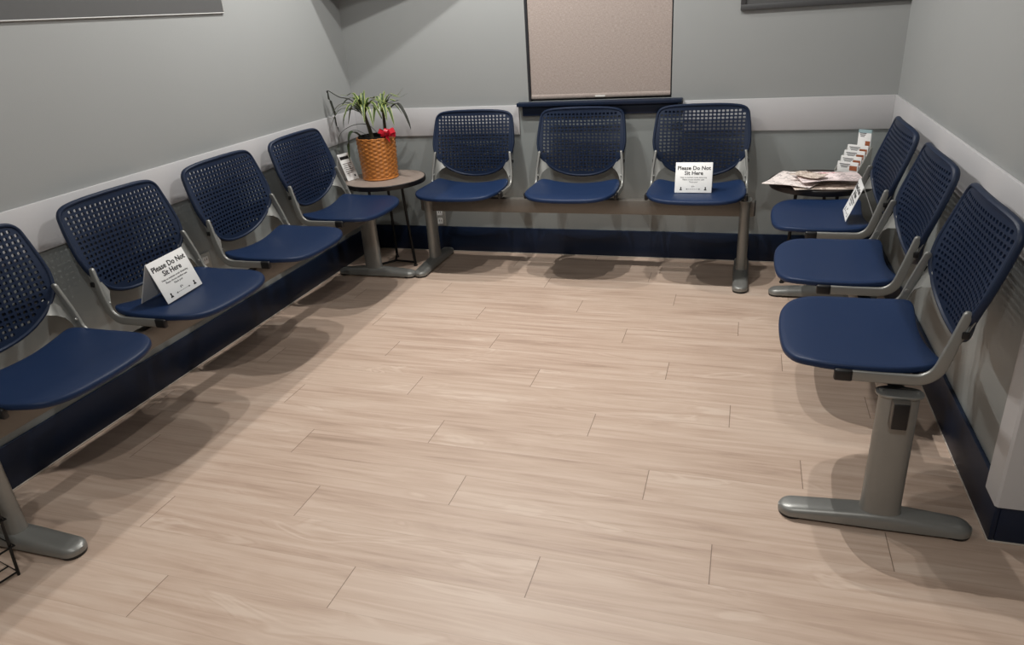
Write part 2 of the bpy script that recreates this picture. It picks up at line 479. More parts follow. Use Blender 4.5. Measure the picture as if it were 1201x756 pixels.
# ------------------------------------------------------------------ chair
HALF = [(0,.849),(.10,.847),(.165,.841),(.203,.831),(.224,.811),(.232,.778),(.238,.73),(.2415,.688),(.2405,.655),(.229,.612),(.206,.573),(.172,.539),(.126,.511),(.068,.493),(0,.487)]
def back_y(u, z):
    """depth of the curved, reclining back at (u, z): positive is towards the wall"""
    t = (z-.49)/.36
    q = min(1, max(0, (t-.30)/.70)); k = .038 - .070*q**1.1
    return .214 + .024*t - k*(abs(u)/.24)**2.2

def outline_back():
    right = [(u,z) for u,z in HALF]
    left = [(-u,z) for u,z in reversed(HALF[1:-1])]
    P = catmull([(u,z,0) for u,z in right+left], 6, True)
    return [(p.x,p.y) for p in P]

def inset(poly, d):
    n = len(poly); out = []
    area = sum(poly[i][0]*poly[(i+1)%n][1]-poly[(i+1)%n][0]*poly[i][1] for i in range(n))
    s = 1 if area > 0 else -1
    for i in range(n):
        a, c = Vector(poly[i-1]), Vector(poly[(i+1)%n])
        t = (c-a).normalized(); nr = Vector((-t.y, t.x))*s
        out.append((poly[i][0]+nr.x*d, poly[i][1]+nr.y*d))
    return out
def inside(p, poly):
    x, y = p; r = False; n = len(poly)
    for i in range(n):
        (x0,y0),(x1,y1) = poly[i], poly[(i+1)%n]
        if (y0 > y) != (y1 > y) and x < (x1-x0)*(y-y0)/(y1-y0)+x0: r = not r
    return r

def backrest_bm():
    out = outline_back(); lim = inset(out, .018)
    pu, pz = .0203, .0172; hw, hh = .0068, .0056
    holes = []
    rows = [.503+pz*k for k in range(21)]
    for z in rows:
        for k in range(-13, 14):
            u = k*pu
            pts = []
            for q in range(8):
                a = 2*PI*(q+.5)/8
                c, s = math.cos(a), math.sin(a)
                pts.append((u+hw*math.copysign(abs(c)**.55, c), z+hh*math.copysign(abs(s)**.55, s)))
            if all(inside(p, lim) for p in pts): holes.append(pts)
    verts = [Vector(p) for p in out]; edges = [(i, (i+1)%len(out)) for i in range(len(out))]
    ins = inset(out, .009)
    s0 = len(verts); verts += [Vector(p) for p in ins]; edges += [(s0+i, s0+(i+1)%len(ins)) for i in range(len(ins))]
    for h in holes:
        s = len(verts); verts += [Vector(p) for p in h]; edges += [(s+i, s+(i+1)%8) for i in range(8)]
    vo, eo, fo, _, _, _ = delaunay_2d_cdt(verts, edges, [], 1, 1e-6)
    # hole lookup
    hc = [(sum(p[0] for p in h)/8, sum(p[1] for p in h)/8) for h in holes]
    def in_hole(c):
        for (a, d) in hc:
            if abs(c[0]-a) < hw*.97 and abs(c[1]-d) < hh*.97: return True
        return False
    bm = bmesh.new(); th = .0085
    F = [bm.verts.new((v.x, back_y(v.x, v.y), v.y)) for v in vo]
    B = [bm.verts.new((v.x, back_y(v.x, v.y)+th, v.y)) for v in vo]
    cnt = {}
    keep = []
    for f in fo:
        c = (sum(vo[i].x for i in f)/len(f), sum(vo[i].y for i in f)/len(f))
        if in_hole(c) or not inside(c, out): continue
        keep.append(f)
        for i in range(len(f)):
            a, d = f[i], f[(i+1)%len(f)]
            cnt[(a,d)] = cnt.get((a,d), 0)+1
    for f in keep:
        bm.faces.new([F[i] for i in f]); bm.faces.new([B[i] for i in reversed(f)])
    for (a, d) in cnt:
        if (d, a) not in cnt: bm.faces.new((F[d], F[a], B[a], B[d]))
    for v in [v for v in bm.verts if not v.link_faces]: bm.verts.remove(v)
    # thick rolled rim
    rim = inset(out, .005)
    rings = []; n = len(rim)
    for i in range(n):
        u, z = rim[i]
        a, c = Vector(rim[i-1]), Vector(rim[(i+1)%n]); t = (c-a).normalized(); nr = Vector((-t.y, t.x))
        r = []
        for k in range(10):
            q = 2*PI*k/10; w = .0075*math.cos(q); d = .0105*math.sin(q)
            r.append((u+nr.x*w, back_y(u, z)+.005+d, z+nr.y*w))
        rings.append(r)
    loft(bm, rings, closed=True)
    return bm

SEAT = [(0,-.212),(.09,-.209),(.150,-.199),(.196,-.176),(.222,-.138),(.234,-.09),(.236,-.03),(.2345,.03),(.229,.090),(.220,.130),(.203,.153),(.172,.160),(.11,.156),(.05,.152),(0,.151)]
def seat_z(x, y):
    z = .477 - .010*(1-(x/.24)**2)*(1-min(1,((y-.0)/.20)**2))
    if y < -.12: z -= .015*((-.12-y)/.09)**2
    if y > .02:
        q = ((y-.02)/.135)**1.8; k = min(1, abs(x)/.2)**2; z += .013*q*k-.008*q*(1-k)
    return z
def seat_bm():
    right = SEAT; left = [(-x,y) for x,y in reversed(SEAT[1:-1])]
    P = [(p.x,p.y) for p in catmull([(x,y,0) for x,y in right+left], 4, True)]
    bm = bmesh.new(); n = len(P)
    cen = (0,-.03)
    def ring(s, dz, inset_d=0):
        Q = inset(P, inset_d) if inset_d else P
        return [bm.verts.new((cen[0]+(x-cen[0])*s, cen[1]+(y-cen[1])*s, seat_z(cen[0]+(x-cen[0])*s, cen[1]+(y-cen[1])*s)+dz)) for x, y in Q]
    R = [ring(s, 0) for s in (.15,.35,.55,.75,.9)]
    R += [ring(1, 0, .006), ring(1, -.002, .0022), ring(1, -.006, 0), ring(1, -.014, 0), ring(1, -.0185, .0025), ring(1, -.0195, .008), ring(.9, -.0125), ring(.5, -.0125)]
    c0 = bm.verts.new((cen[0],cen[1],seat_z(*cen))); c1 = bm.verts.new((cen[0],cen[1],seat_z(*cen)-.0125))
    for i in range(n): bm.faces.new((c0, R[0][i], R[0][(i+1)%n])); bm.faces.new((c1, R[-1][(i+1)%n], R[-1][i]))
    for a, d in zip(R[:-1], R[1:]):
        for i in range(n): bm.faces.new((a[i], d[i], d[(i+1)%n], a[(i+1)%n]))
    return bm

XF = .236            # side frames sit under the seat's edges
def frame_path():
    pts = [(-.045,.450),(.02,.449),(.06,.449),(.092,.449)]
    for k in range(1, 8):                      # bend
        a = -PI/2 + (PI/2-.20)*k/7
        pts.append((.092+.058*math.cos(a), .507+.058*math.sin(a)))
    e = pts[-1]; dx, dz = math.sin(.27), math.cos(.27)
    for k in (.04,.08,.110,.130): pts.append((e[0]+dx*k, e[1]+dz*k))
    return pts
def make_chair(label):
    t = thing('waiting_room_chair', label, 'chair', group='navy waiting room chairs')
    obj('seat', seat_bm(), M['navy'], t, angle=50)
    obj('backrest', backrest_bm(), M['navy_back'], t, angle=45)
    fp = frame_path()
    for s in (-1, 1):
        b = bmesh.new()
        flatbar(b, [(s*(XF-.015*max(0, (z-.52)/.12)), y, z) for y, z in fp], (1,0,0), lambda q: .029 if q < .6 else .029-.009*(q-.6)/.4, .013)
        f = obj('side_frame', b, M['silver'], t, angle=50)
        b = bmesh.new()
        box(b, s*XF-.009, s*XF+.009, -.088, -.044, .4335, .4655, .006, 3)
        obj('end_cap', b, M['black'], f)
        b = bmesh.new()
        tube(b, [(s*(XF-.012), .146, .506), (s*(XF-.005), .146, .506)], .006, 10)
        obj('bolt', b, M['silver'], f)
        b = bmesh.new()
        box(b, s*XF-.004, s*XF+.004, .176, .192, .566, .584, .003)
        obj('clip', b, M['black'], f)
    # steel back bracket: a sheet between the uprights with an arched lower edge
    up = [(-.230,.478),(-.228,.646),(-.212,.640),(-.20,.612),(-.10,.60),(0,.596),(.10,.60),(.20,.612),(.212,.640),(.228,.646),(.230,.478)]
    low = [(.219,.480),(.215,.500),(.205,.520),(.188,.535),(.162,.543),(.10,.549),(0,.551),(-.10,.549),(-.162,.543),(-.188,.535),(-.205,.520),(-.215,.500),(-.219,.480)]
    poly = up+low
    vo, eo, fo, _, _, _ = delaunay_2d_cdt([Vector(p) for p in poly], [(i,(i+1)%len(poly)) for i in range(len(poly))], [], 1, 1e-6)
    b = bmesh.new()
    def fy(u, z):
        e = .152+(z-.495)*.20; w = min(1, max(0, (abs(u)-.12)/.10)); w = w*w*(3-2*w)
        v = (back_y(u, z)+.017)*(1-w)+e*w
        return max(v, back_y(u, z)+.0135) if z > .475+.12*(abs(u)/.23)**2.2 else v
    F = [b.verts.new((v.x, fy(v.x,v.y), v.y)) for v in vo]; B = [b.verts.new((v.x, fy(v.x,v.y)+.003, v.y)) for v in vo]
    cnt = set()
    for f in fo:
        c = (sum(vo[i].x for i in f)/3, sum(vo[i].y for i in f)/3)
        if not inside(c, poly): continue
        b.faces.new([F[i] for i in f]); b.faces.new([B[i] for i in reversed(f)])
        for i in range(3): cnt.add((f[i], f[(i+1)%3]))
    for a, d in cnt:
        if (d,a) not in cnt: b.faces.new((F[d],F[a],B[a],B[d]))
    for v in [v for v in b.verts if not v.link_faces]: b.verts.remove(v)
    obj('back_bracket', b, M['silver'], t)
    # cross bars and the saddle that bolts to the beam
    b = bmesh.new()
    tube(b, [(-XF,.03,.448),(XF,.03,.448)], .0085, 10); tube(b, [(-XF,.105,.448),(XF,.105,.448)], .0085, 10)
    obj('cross_bar', b, M['black_metal'], t)
    b = bmesh.new()
    box(b, -.075, .075, .012, .128, .4045, .414, .002); box(b, -.060, .060, .025, .035, .412, .452, .002); box(b, -.060, .060, .100, .110, .412, .452, .002)
    obj('beam_saddle', b, M['black_metal'], t)
    return t

DW = {'B': .318, 'L': .329, 'R': .340}
D0 = None             # seat centre to wall
chairs = [
 ('B', .780, 'blue perforated chair on the back wall, right of the potted plant table'),
 ('B', 1.396, 'blue perforated chair centred under the window sill'),
 ('B', 2.021, 'blue perforated chair on the back wall with a white sign, right of the window'),
 ('L', -.752, 'blue perforated chair on the left wall, next to the potted plant table'),
 ('L', -1.347, 'empty blue perforated chair on the left wall, second from the potted plant table'),
 ('L', -1.942, 'blue perforated chair with a white sign on its seat, along the left wall'),
 ('L', -2.537, 'nearest blue chair on the left wall, cut off by the left edge'),
 ('R', -.739, 'farthest blue chair on the right wall, beside the newspaper table, with a sign'),
 ('R', -1.334, 'middle blue perforated chair of the three along the right wall'),
 ('R', -1.929, 'nearest blue chair on the right wall, above the black-capped beam end'),
]
ROT = {'B': 0, 'L': PI/2, 'R': -PI/2}
def place(wall, s):
    d = DW[wall]
    return {'B': (s, -d, 0), 'L': (d, s, 0), 'R': (W-d, s, 0)}[wall]
proto = None
for wall, s, lab in chairs:
    if proto is None: proto = o = make_chair(lab)
    else: o = copy_tree(proto)
    o['label'] = lab
    o.location = place(wall, s); o.rotation_euler = (0, 0, ROT[wall])

# ------------------------------------------------------------------ beam frames carrying the rows
YB = .07             # beam line in chair coordinates
def oval(cx, cy, z, a, b_, n=24, e=.75):
    return [(cx+a*math.copysign(abs(math.cos(2*PI*k/n))**e, math.cos(2*PI*k/n)), cy+b_*math.copysign(abs(math.sin(2*PI*k/n))**e, math.sin(2*PI*k/n)), z) for k in range(n)]
def foot_bm(x):
    b = bmesh.new(); y0, y1 = -.185, .292; rings = []
    L_ = y1-y0; TT = [0,.0012,.004,.009,.016,.026,.04,.055,.075]
    TT = [q for q in TT]+[.12+.76*k/12 for k in range(13)]+[1-q for q in reversed(TT)]
    for t in TT:
        y = y0+L_*t
        q = abs(y-YB)/((YB-y0) if y < YB else (y1-YB))
        h = .052-.018*min(1, q)**1.3; w = .039-.002*q
        end = min(y-y0, y1-y); r = .036
        if end < r:
            k = math.sqrt(max(0, 1-((r-end)/r)**2)); w *= max(.22, k); 
            h = .012+(h-.012)*max(.62, k**.5)
        zb = .010
        rings.append([(x+w*c, y, z) for c, z in ((-1,zb),(-1,zb+(h-zb)*.45),(-.9,zb+(h-zb)*.75),(-.68,zb+(h-zb)*.94),(-.3,h),(.3,h),(.68,zb+(h-zb)*.94),(.9,zb+(h-zb)*.75),(1,zb+(h-zb)*.45),(1,zb),(.4,zb),(-.4,zb))])
    loft(b, rings); return b
def beam_frame(label, wall, sA, sB):
    mid = (sA+sB)/2; hl = abs(sB-sA)/2
    r = thing('seating_beam_frame', label, 'seating frame', place(wall, mid), ROT[wall], 'beam frames carrying the chairs')
    b = bmesh.new(); e = hl+.045
    box(b, -e, e, YB-.021, YB+.021, .322, .400, .005); bm_ = obj('beam', b, M['beam'], r)
    for s in (-1, 1):
        b = bmesh.new(); box(b, s*e-.002, s*e+.004, YB-.0175, YB+.0175, .3255, .3965, .002); obj('beam_end_cap', b, M['black'], bm_)
        x = s*hl
        b = bmesh.new()
        loft(b, [oval(x, YB, z, .027*k, .049*k) for z, k in ((.040,1.12),(.055,1.03),(.07,1.0),(.22,.97),(.390,.95),(.398,.93))])
        leg = obj('leg', b, M['silver'], r)
        b = bmesh.new()
        loft(b, [oval(x, YB, z, .031*k, .055*k) for z, k in ((.4003,.96),(.402,1),(.4065,1),(.408,.95))])
        for q in (-1, 1): tube(b, [(x, YB+q*.042, .4075), (x, YB+q*.042, .413)], .005, 10)
        obj('collar', b, M['silver'], leg)
        obj('foot', foot_bm(x), M['silver'], leg, angle=40)
        for yy in (-.1495, .257):
            b = bmesh.new(); loft(b, [oval(x, yy, z, .0345*k, .0345*k, e=1) for z, k in ((0,.97),(.003,1),(.0105,1.0))]); obj('glide', b, M['black'], leg)
    return r
beam_frame('silver beam and end legs carrying the three chairs on the back wall', 'B', .540, 2.257)
beam_frame('silver beam and end legs carrying the four chairs on the left wall', 'L', -.482, -2.779)
beam_frame('silver beam and end legs carrying the three chairs on the right wall', 'R', -.486, -2.155)

# ------------------------------------------------------------------ do-not-sit signs
def person_bm(b, x, y, s, t):
    n = 14
    loft(b, [[(x+.0030*s*math.cos(2*PI*k/n), y+.0105*s+.0030*s*math.sin(2*PI*k/n), z) for k in range(n)] for z in (0, t)])
    body = [(-.0052,0),(.0052,0),(.0050,.003),(.0022,.0052),(.0016,.0080),(-.0016,.0080),(-.0022,.0052),(-.0050,.003)]
    loft(b, [[(x+p*s, y+q*s, z) for p, q in body] for z in (0, t)])
def make_sign(label):
    r = thing('distancing_sign', label, 'sign', group='please do not sit signs')
    w, h, t = .175, .146, .0022; lean = math.radians(20)
    # a frame standing on its lower front edge: panel axis leans back (+y)
    b = bmesh.new(); box(b, -w/2, w/2, 0, t, 0, h, .0007)
    front = obj('front_panel', b, M['paper'], r, (0,0,.0006), (-lean,0,0))
    y1 = math.sin(lean)*h; z1 = math.cos(lean)*h
    b = bmesh.new()
    pts = [(y1+.001, z1), (y1+.0030, z1), (y1+.058+.002, .0006), (y1+.058, .0006)]
    loft(b, [[(x, p, q) for p, q in pts] for x in (-w/2, w/2)])
    obj('back_panel', b, M['paper'], r)
    b = bmesh.new(); RX = Matrix.Rotation(PI/2, 4, 'X')
    def line(s, size, z, bm, off=0):
        tb = text_mesh(s, size, off=off); merge(bm, tb, Matrix.Translation((0, -.0003, z)) @ RX)
    line('Please Do Not', .0262, h-.036, b, .0005); line('Sit Here', .0262, h-.060, b, .0005)
    obj('heading', b, M['ink'], front, fin=False)
    b = bmesh.new()
    line('Help us maintain social distancing.', .0093, h-.075, b); line('Please choose another seat.', .0093, h-.086, b); line('Thank you!', .0093, h-.097, b)
    obj('small_print', b, M['greyink'], front, fin=False)
    b = bmesh.new(); line("6'+", .011, .0265, b)
    t2 = bmesh.new()
    for s in (-1, 1):
        loft(t2, [[(s*.034, .0175, z), (s*.027, .0205, z), (s*.027, .0145, z)][::s] for z in (0,.0006)])
    for k in range(-3, 4): box(t2, k*.0072-.0022, k*.0072+.0022, .0169, .0181, 0, .0006)
    merge(b, t2, RX)
    obj('distance_arrow', b, M['ink'], front)
    for x in (-.058, .058):
        b = bmesh.new(); t2 = bmesh.new(); person_bm(t2, x, .012, 1.15, .0006); merge(b, t2, RX)
        obj('person_icon', b, M['ink'], front)
    return r
sz = seat_z
sg = make_sign('white please do not sit sign on the back wall chair right of the window')
def seat_rest(wall, s, wx, wy, rz):
    ox, oy, _ = place(wall, s); R0 = ROT[wall]; best = 0
    for a in (-.09,-.045,0,.045,.09):
        for q in (0, .113):
            x = wx+a*math.cos(rz)-q*math.sin(rz)-ox; y = wy+a*math.sin(rz)+q*math.cos(rz)-oy
            lx = x*math.cos(R0)+y*math.sin(R0); ly = -x*math.sin(R0)+y*math.cos(R0)
            best = max(best, seat_z(lx, ly))
    return best+.0008
sg.location = (2.008, -.388, seat_rest('B', 2.021, 2.008, -.388, 0)); sg.rotation_euler = (0,0,0)
sg2 = copy_tree(sg); sg2['label'] = 'white please do not sit sign on a left wall chair seat'
sg2.location = (.332, -1.974, seat_rest('L', -1.942, .332, -1.974, PI/2+.105)); sg2.rotation_euler = (0,0,PI/2+.105)
sg2.scale = (1.17, 1, 1.05)
sg3 = copy_tree(sg); sg3['label'] = 'white please do not sit sign seen edge-on on the farthest right wall chair'
sg3.location = (2.640, -.815, seat_rest('R', -.739, 2.640, -.815, -PI/2-.05)); sg3.rotation_euler = (0,0,-PI/2-.05)

# ------------------------------------------------------------------ side tables
def side_table(label, loc, top_m, rz=0, R=.23, H=.515):
    r = thing('side_table', label, 'table', loc, rz, 'round side tables in the corners')
    b = bmesh.new(); lathe(b, [(0,H-.024),(R-.008,H-.024),(R-.006,H-.024),(R-.006,H-.0005),(R-.012,H),(0,H)], 64); top = obj('table_top', b, top_m, r)
    b = bmesh.new(); lathe(b, [(R-.0058,H-.026),(R-.002,H-.026),(R,H-.023),(R,H-.003),(R-.002,H-.0005),(R-.0058,H-.0005),(R-.0058,H-.026)], 64); obj('edge_band', b, M['edge'], top)
    for k in range(3):
        a = 2*PI*k/3; c, s = math.cos(a), math.sin(a)
        b = bmesh.new(); tube(b, [(.105*c,.105*s,H-.026),(.118*c,.118*s,.25),(.135*c,.135*s,.009)], .008, 10)
        lg = obj('leg', b, M['black_metal'], r)
        b = bmesh.new(); lathe(b, [(0,0),(.012,0),(.012,.006),(.006,.010),(0,.010)], 14, (.135*c,.135*s,0)); obj('foot_glide', b, M['black'], lg)
    b = bmesh.new()
    for k in range(3):
        a = 2*PI*k/3; tube(b, [(0,0,.022),(.134*math.cos(a),.134*math.sin(a),.022)], .0065, 8)
    obj('leg_brace', b, M['black_metal'], r)
    b = bmesh.new(); lathe(b, [(0,H-.030),(.125,H-.030),(.125,H-.0255),(0,H-.0255)], 32); obj('mounting_plate', b, M['black_metal'], r)
    return r
TL = (.297, -.285, 0); TRr = (2.588, -.290, 0); TH = .515
side_table('round side table with grey-brown top carrying the potted plant', TL, M['laminate'], -.12)
side_table('round dark side table carrying newspapers and brochures in the right corner', TRr, M['laminate_dark'], PI+.2)

# ------------------------------------------------------------------ potted plant
PX, PY = .268, -.275
plant = thing('potted_dracaena', 'leggy variegated plant in an orange-brown wicker pot with a red bow', 'plant', (PX, PY, TH+.0008))
b = bmesh.new(); Hh = .226; nr, nt = 40, 156
rings = []
for i in range(nr+1):
    z = Hh*i/nr; r0 = .098+.009*z/Hh
    row = int(i/2)
    ring = []
    for k in range(nt):
        a = 2*PI*k/nt
        wv = math.cos(13*a + PI*(row % 2))*.0042*(1 if i % 2 else .3)
        ring.append(((r0+wv)*math.cos(a), (r0+wv)*math.sin(a), z))
    rings.append(ring)
for i in range(6, -1, -1):       # inside wall
    z = Hh*(.86+.14*i/6); rings.append([((.098+.009*z/Hh-.008)*math.cos(2*PI*k/nt), (.098+.009*z/Hh-.008)*math.sin(2*PI*k/nt), z) for k in range(nt)])
loft(b, rings)
pot = obj('wicker_pot', b, M['wicker'], plant, angle=70)
b = bmesh.new()
tube(b, [((.1055)*math.cos(2*PI*k/60), (.1055)*math.sin(2*PI*k/60), Hh+.0005+.001*math.sin(k*2)) for k in range(60)], .0038, 8, closed=True)
obj('braided_rim', b, M['wicker'], pot); b = bmesh.new()
tube(b, [((.0975)*math.cos(2*PI*k/60), (.0975)*math.sin(2*PI*k/60), .0056) for k in range(60)], .0054, 8, closed=True)
obj('braided_base', b, M['wicker'], pot)
b = bmesh.new(); lathe(b, [(0,Hh*.95),(.05,Hh*.955),(.092,Hh*.94),(.094,Hh*1.045),(.0965,Hh*1.045),(.0965,Hh*.9)], 40); obj('soil', b, M['soil'], pot)

def leaf(bm, path, w, n=5, droop=None, fold=.35, roll=0.):
    """strap leaf along a smooth path; width tapers to a point; slight V fold"""
    uvl = bm.loops.layers.uv.verify()
    P = catmull(path, n); N = len(P); rows = []
    for i, p in enumerate(P):
        t = (P[min(i+1,N-1)]-P[max(i-1,0)]).normalized()
        side = t.cross(Vector((0,0,1)))
        if side.length < .15: side = Vector((1,0,0)).cross(t)
        side.normalize(); nrm = side.cross(t).normalized()
        if roll:
            q = Matrix.Rotation(roll, 3, t); side = q @ side; nrm = q @ nrm
        s = i/(N-1); ww = w*(min(1, .35+s*3.2))*(1-s**2.6)*.5+.0006
        rows.append([bm.verts.new(p+side*ww*k+nrm*abs(k)*ww*fold) for k in (-1,-.5,0,.5,1)])
    for i in range(N-1):
        for k in range(4):
            f = bm.faces.new((rows[i][k], rows[i][k+1], rows[i+1][k+1], rows[i+1][k]))
            for l, (a, c) in zip(f.loops, ((k/4,i),(k/4+.25,i),(k/4+.25,i+1),(k/4,i+1))): l[uvl].uv = (a, c/(N-1))
def arch(base, az, length, rise, drop, w=.5):
    c, s = math.cos(az), math.sin(az)
    return [base, (base[0]+c*length*.33, base[1]+s*length*.33, base[2]+rise*.85), (base[0]+c*length*.68, base[1]+s*length*.68, base[2]+rise*.8), (base[0]+c*length, base[1]+s*length, base[2]+rise-drop)]
# stems (plant-local coordinates: x right along the back wall, y towards the wall)
st1 = [(-.012,-.015,Hh*.94),(-.020,-.018,.27),(-.030,-.022,.32),(-.036,-.025,.362)]
st2 = [(.058,.010,Hh*.94),(.060,.012,.30),(.061,.012,.345),(.060,.012,.372)]
b = bmesh.new(); tube(b, catmull(st1,4), lambda t: .0120-.0045*t, 10); s1 = obj('stem', b, M['stem'], plant)
b = bmesh.new(); tube(b, catmull(st2,4), lambda t: .0095-.003*t, 10); s2 = obj('stem', b, M['stem'], plant)
b = bmesh.new(); base = (-.036,-.025,.352)
for az, ln, ri, dr, ww in ((2.75,.19,.095,.055,.026),(3.35,.20,.070,.085,.024),(2.3,.15,.105,.02,.024),(.35,.14,.075,.075,.026),(-.35,.13,.070,.085,.028),(-1.1,.12,.060,.09,.028),
        (-2.0,.14,.070,.08,.026),(-2.7,.19,.060,.11,.024),(1.2,.12,.09,.03,.024),(1.9,.10,.12,.0,.022),(3.0,.15,.125,.02,.022),(-.8,.15,.045,.10,.024),(2.9,.13,.045,.10,.022),(-1.6,.11,.095,.04,.024),(.0,.17,.085,.045,.022),(-3.0,.21,.035,.10,.020)):
    leaf(b, arch(base, az, ln, ri, dr), ww, fold=.22)
obj('foliage', b, M['leaf'], plant, fin=False)
b = bmesh.new(); base = (.060,.012,.352)
for az, ln, ri, dr, ww in ((.30,.13,.110,-.02,.024),(-.25,.14,.080,.01,.026),(-.95,.11,.050,.08,.032),(.9,.12,.10,.01,.024),(-1.7,.10,.045,.085,.032),(-.55,.10,.030,.09,.034),(-1.25,.09,.060,.04,.030),(2.6,.12,.095,.015,.022),
        (1.8,.09,.11,.0,.022),(-2.4,.10,.070,.045,.024),(.05,.16,.100,.0,.018),(.1,.11,.05,.06,.030)):
    leaf(b, arch(base, az, ln, ri, dr), ww, fold=.22)
obj('foliage', b, M['leaf'], plant, fin=False)
# long drooping leaves
b = bmesh.new()
leaf(b, [(-.036,-.03,.335),(-.075,-.045,.385),(-.125,-.05,.375),(-.152,-.05,.33),(-.160,-.05,.285)], .021)
leaf(b, [(.03,0,.23),(-.02,-.03,.295),(-.09,-.06,.30),(-.16,-.085,.265),(-.185,-.095,.20),(-.188,-.10,.15)], .016)
leaf(b, [(-.03,-.03,.24),(-.08,-.07,.275),(-.125,-.09,.262)], .015)
leaf(b, [(-.055,-.06,.235),(-.080,-.10,.268),(-.096,-.118,.235),(-.104,-.122,.18),(-.110,-.125,.115)], .046)
obj('drooping_leaf', b, M['leaf_dark'], plant, fin=False)
b = bmesh.new()
leaf(b, [(-.036,-.025,.365),(-.10,-.04,.430),(-.165,-.05,.450),(-.222,-.055,.485),(-.226,-.056,.470)], .020)
leaf(b, [(-.222,-.055,.488),(-.217,-.056,.43),(-.200,-.058,.36),(-.195,-.06,.30),(-.188,-.062,.265)], .020)
leaf(b, [(.07,.012,.385),(.09,.0,.40),(.15,-.01,.415),(.175,-.012,.42)], .018)
leaf(b, [(.09,.012,.36),(.155,0,.40),(.195,-.012,.36),(.222,-.02,.30),(.232,-.022,.265)], .026)
leaf(b, [(.02,-.04,.40),(.05,-.05,.39),(.08,-.06,.345),(.085,-.062,.33)], .014)
obj('withered_leaf', b, M['leaf_dry'], plant, fin=False)
# red bow on the rim
b = bmesh.new()
def loop(c, az, tilt, ln, w):
    d = Vector((math.cos(az)*math.cos(tilt), math.sin(az)*math.cos(tilt), math.sin(tilt)))
    s = d.cross(Vector((.3,-1,.2))).normalized(); n = s.cross(d)
    P = [Vector(c)]
    for k in range(1, 10):
        q = k/10; P.append(Vector(c)+d*ln*math.sin(PI*q)+n*ln*.42*math.sin(2*PI*q))
    P.append(Vector(c))
    rows = [[b.verts.new(p+s*w*k*(.35+.65*math.sin(PI*i/10))) for k in (-.5,0,.5)] for i, p in enumerate(P)]
    for i in range(len(P)-1):
        for k in range(2): b.faces.new((rows[i][k],rows[i][k+1],rows[i+1][k+1],rows[i+1][k]))
bc = (.098,-.052,Hh+.022)
for az, ti, ln in ((-.2,.45,.055),(3.0,.35,.05),(.3,-.1,.05),(2.6,-.25,.045),(-1.0,.9,.035)): loop(bc, az, ti, ln, .028)
tube(b, [(bc[0]-.008,bc[1]-.004,bc[2]),(bc[0]+.008,bc[1]-.004,bc[2])], .009, 10)
leaf(b, [bc,(bc[0]-.02,bc[1]-.012,bc[2]-.02),(bc[0]-.028,bc[1]-.012,bc[2]-.05)], .018)
leaf(b, [bc,(bc[0]+.01,bc[1]-.012,bc[2]-.02),(bc[0]+.02,bc[1]-.012,bc[2]-.045)], .018)
obj('red_bow', b, M['red'], plant, fin=False)

ic = thing('information_card', 'narrow white printed card leaning beside the wicker plant pot', 'card', (.128, -.338, TH+.001), 1.30)
cw, ch, lean = .088, .155, math.radians(22)
b = bmesh.new(); box(b, -cw/2, cw/2, 0, .002, 0, ch, .0006)
fp_ = obj('front_panel', b, M['paper'], ic, (0,0,.0008), (-lean,0,0))
b = bmesh.new()
box(b, -.034, .030, -.0006, .0002, ch-.034, ch-.016)
obj('heading', b, M['ink'], fp_)
b = bmesh.new(); box(b, .018, .028, -.0006, .0002, .016, .028); obj('pictogram', b, M['ink'], fp_)
b = bmesh.new()
for k in range(6): box(b, -.032+.004*(k%2), .032-.005*(k%3), -.0006, .0002, ch-.060-.011*k, ch-.0565-.011*k)
obj('small_print', b, M['greyink'], fp_)
b = bmesh.new(); y1 = math.sin(lean)*ch; z1 = math.cos(lean)*ch
loft(b, [[(x, p, q) for p, q in ((y1+.001,z1),(y1+.003,z1),(y1+.030,.0004),(y1+.028,.0004))] for x in (-cw/2, cw/2)])
obj('back_panel', b, M['paper'], ic)

# ------------------------------------------------------------------ newspapers and brochures on the other table
def newspaper(name, label, loc, rz, w, d, m, z, amp, ph, cat='newspaper', fold=True):
    r = bmesh.new(); uvl = r.loops.layers.uv.verify(); nx, ny = 22, 16; t = .0022
    def hgt(x, y): return amp*(.5+.5*math.sin(x*3.1+ph)*math.cos(y*2.3+ph*1.7))+amp*.5*(.5+.5*math.sin(y*4.2+ph))
    G = {}
    for s in (0, 1):
        for i in range(nx+1):
            for j in range(ny+1):
                x, y = (i/nx-.5)*w, (j/ny-.5)*d
                G[s,i,j] = r.verts.new((x, y, hgt(i/nx*2, j/ny*2)+s*t))
    for i in range(nx):
        for j in range(ny):
            f = r.faces.new((G[1,i,j],G[1,i+1,j],G[1,i+1,j+1],G[1,i,j+1]))
            for l, (a, c) in zip(f.loops, ((i,j),(i+1,j),(i+1,j+1),(i,j+1))): l[uvl].uv = (a/nx, c/ny)
            r.faces.new((G[0,i,j+1],G[0,i+1,j+1],G[0,i+1,j],G[0,i,j]))
    for i in range(nx):
        r.faces.new((G[0,i,0],G[0,i+1,0],G[1,i+1,0],G[1,i,0])); r.faces.new((G[0,i+1,ny],G[0,i,ny],G[1,i,ny],G[1,i+1,ny]))
    for j in range(ny):
        r.faces.new((G[0,0,j+1],G[0,0,j],G[1,0,j],G[1,0,j+1])); r.faces.new((G[0,nx,j],G[0,nx,j+1],G[1,nx,j+1],G[1,nx,j]))
    o = obj(name, r, m, None, (loc[0], loc[1], z), (0,0,rz), angle=50)
    tag(o, label, cat, None)
    return o
GN = 'reading matter spread on the right corner table'
z = TH+.001
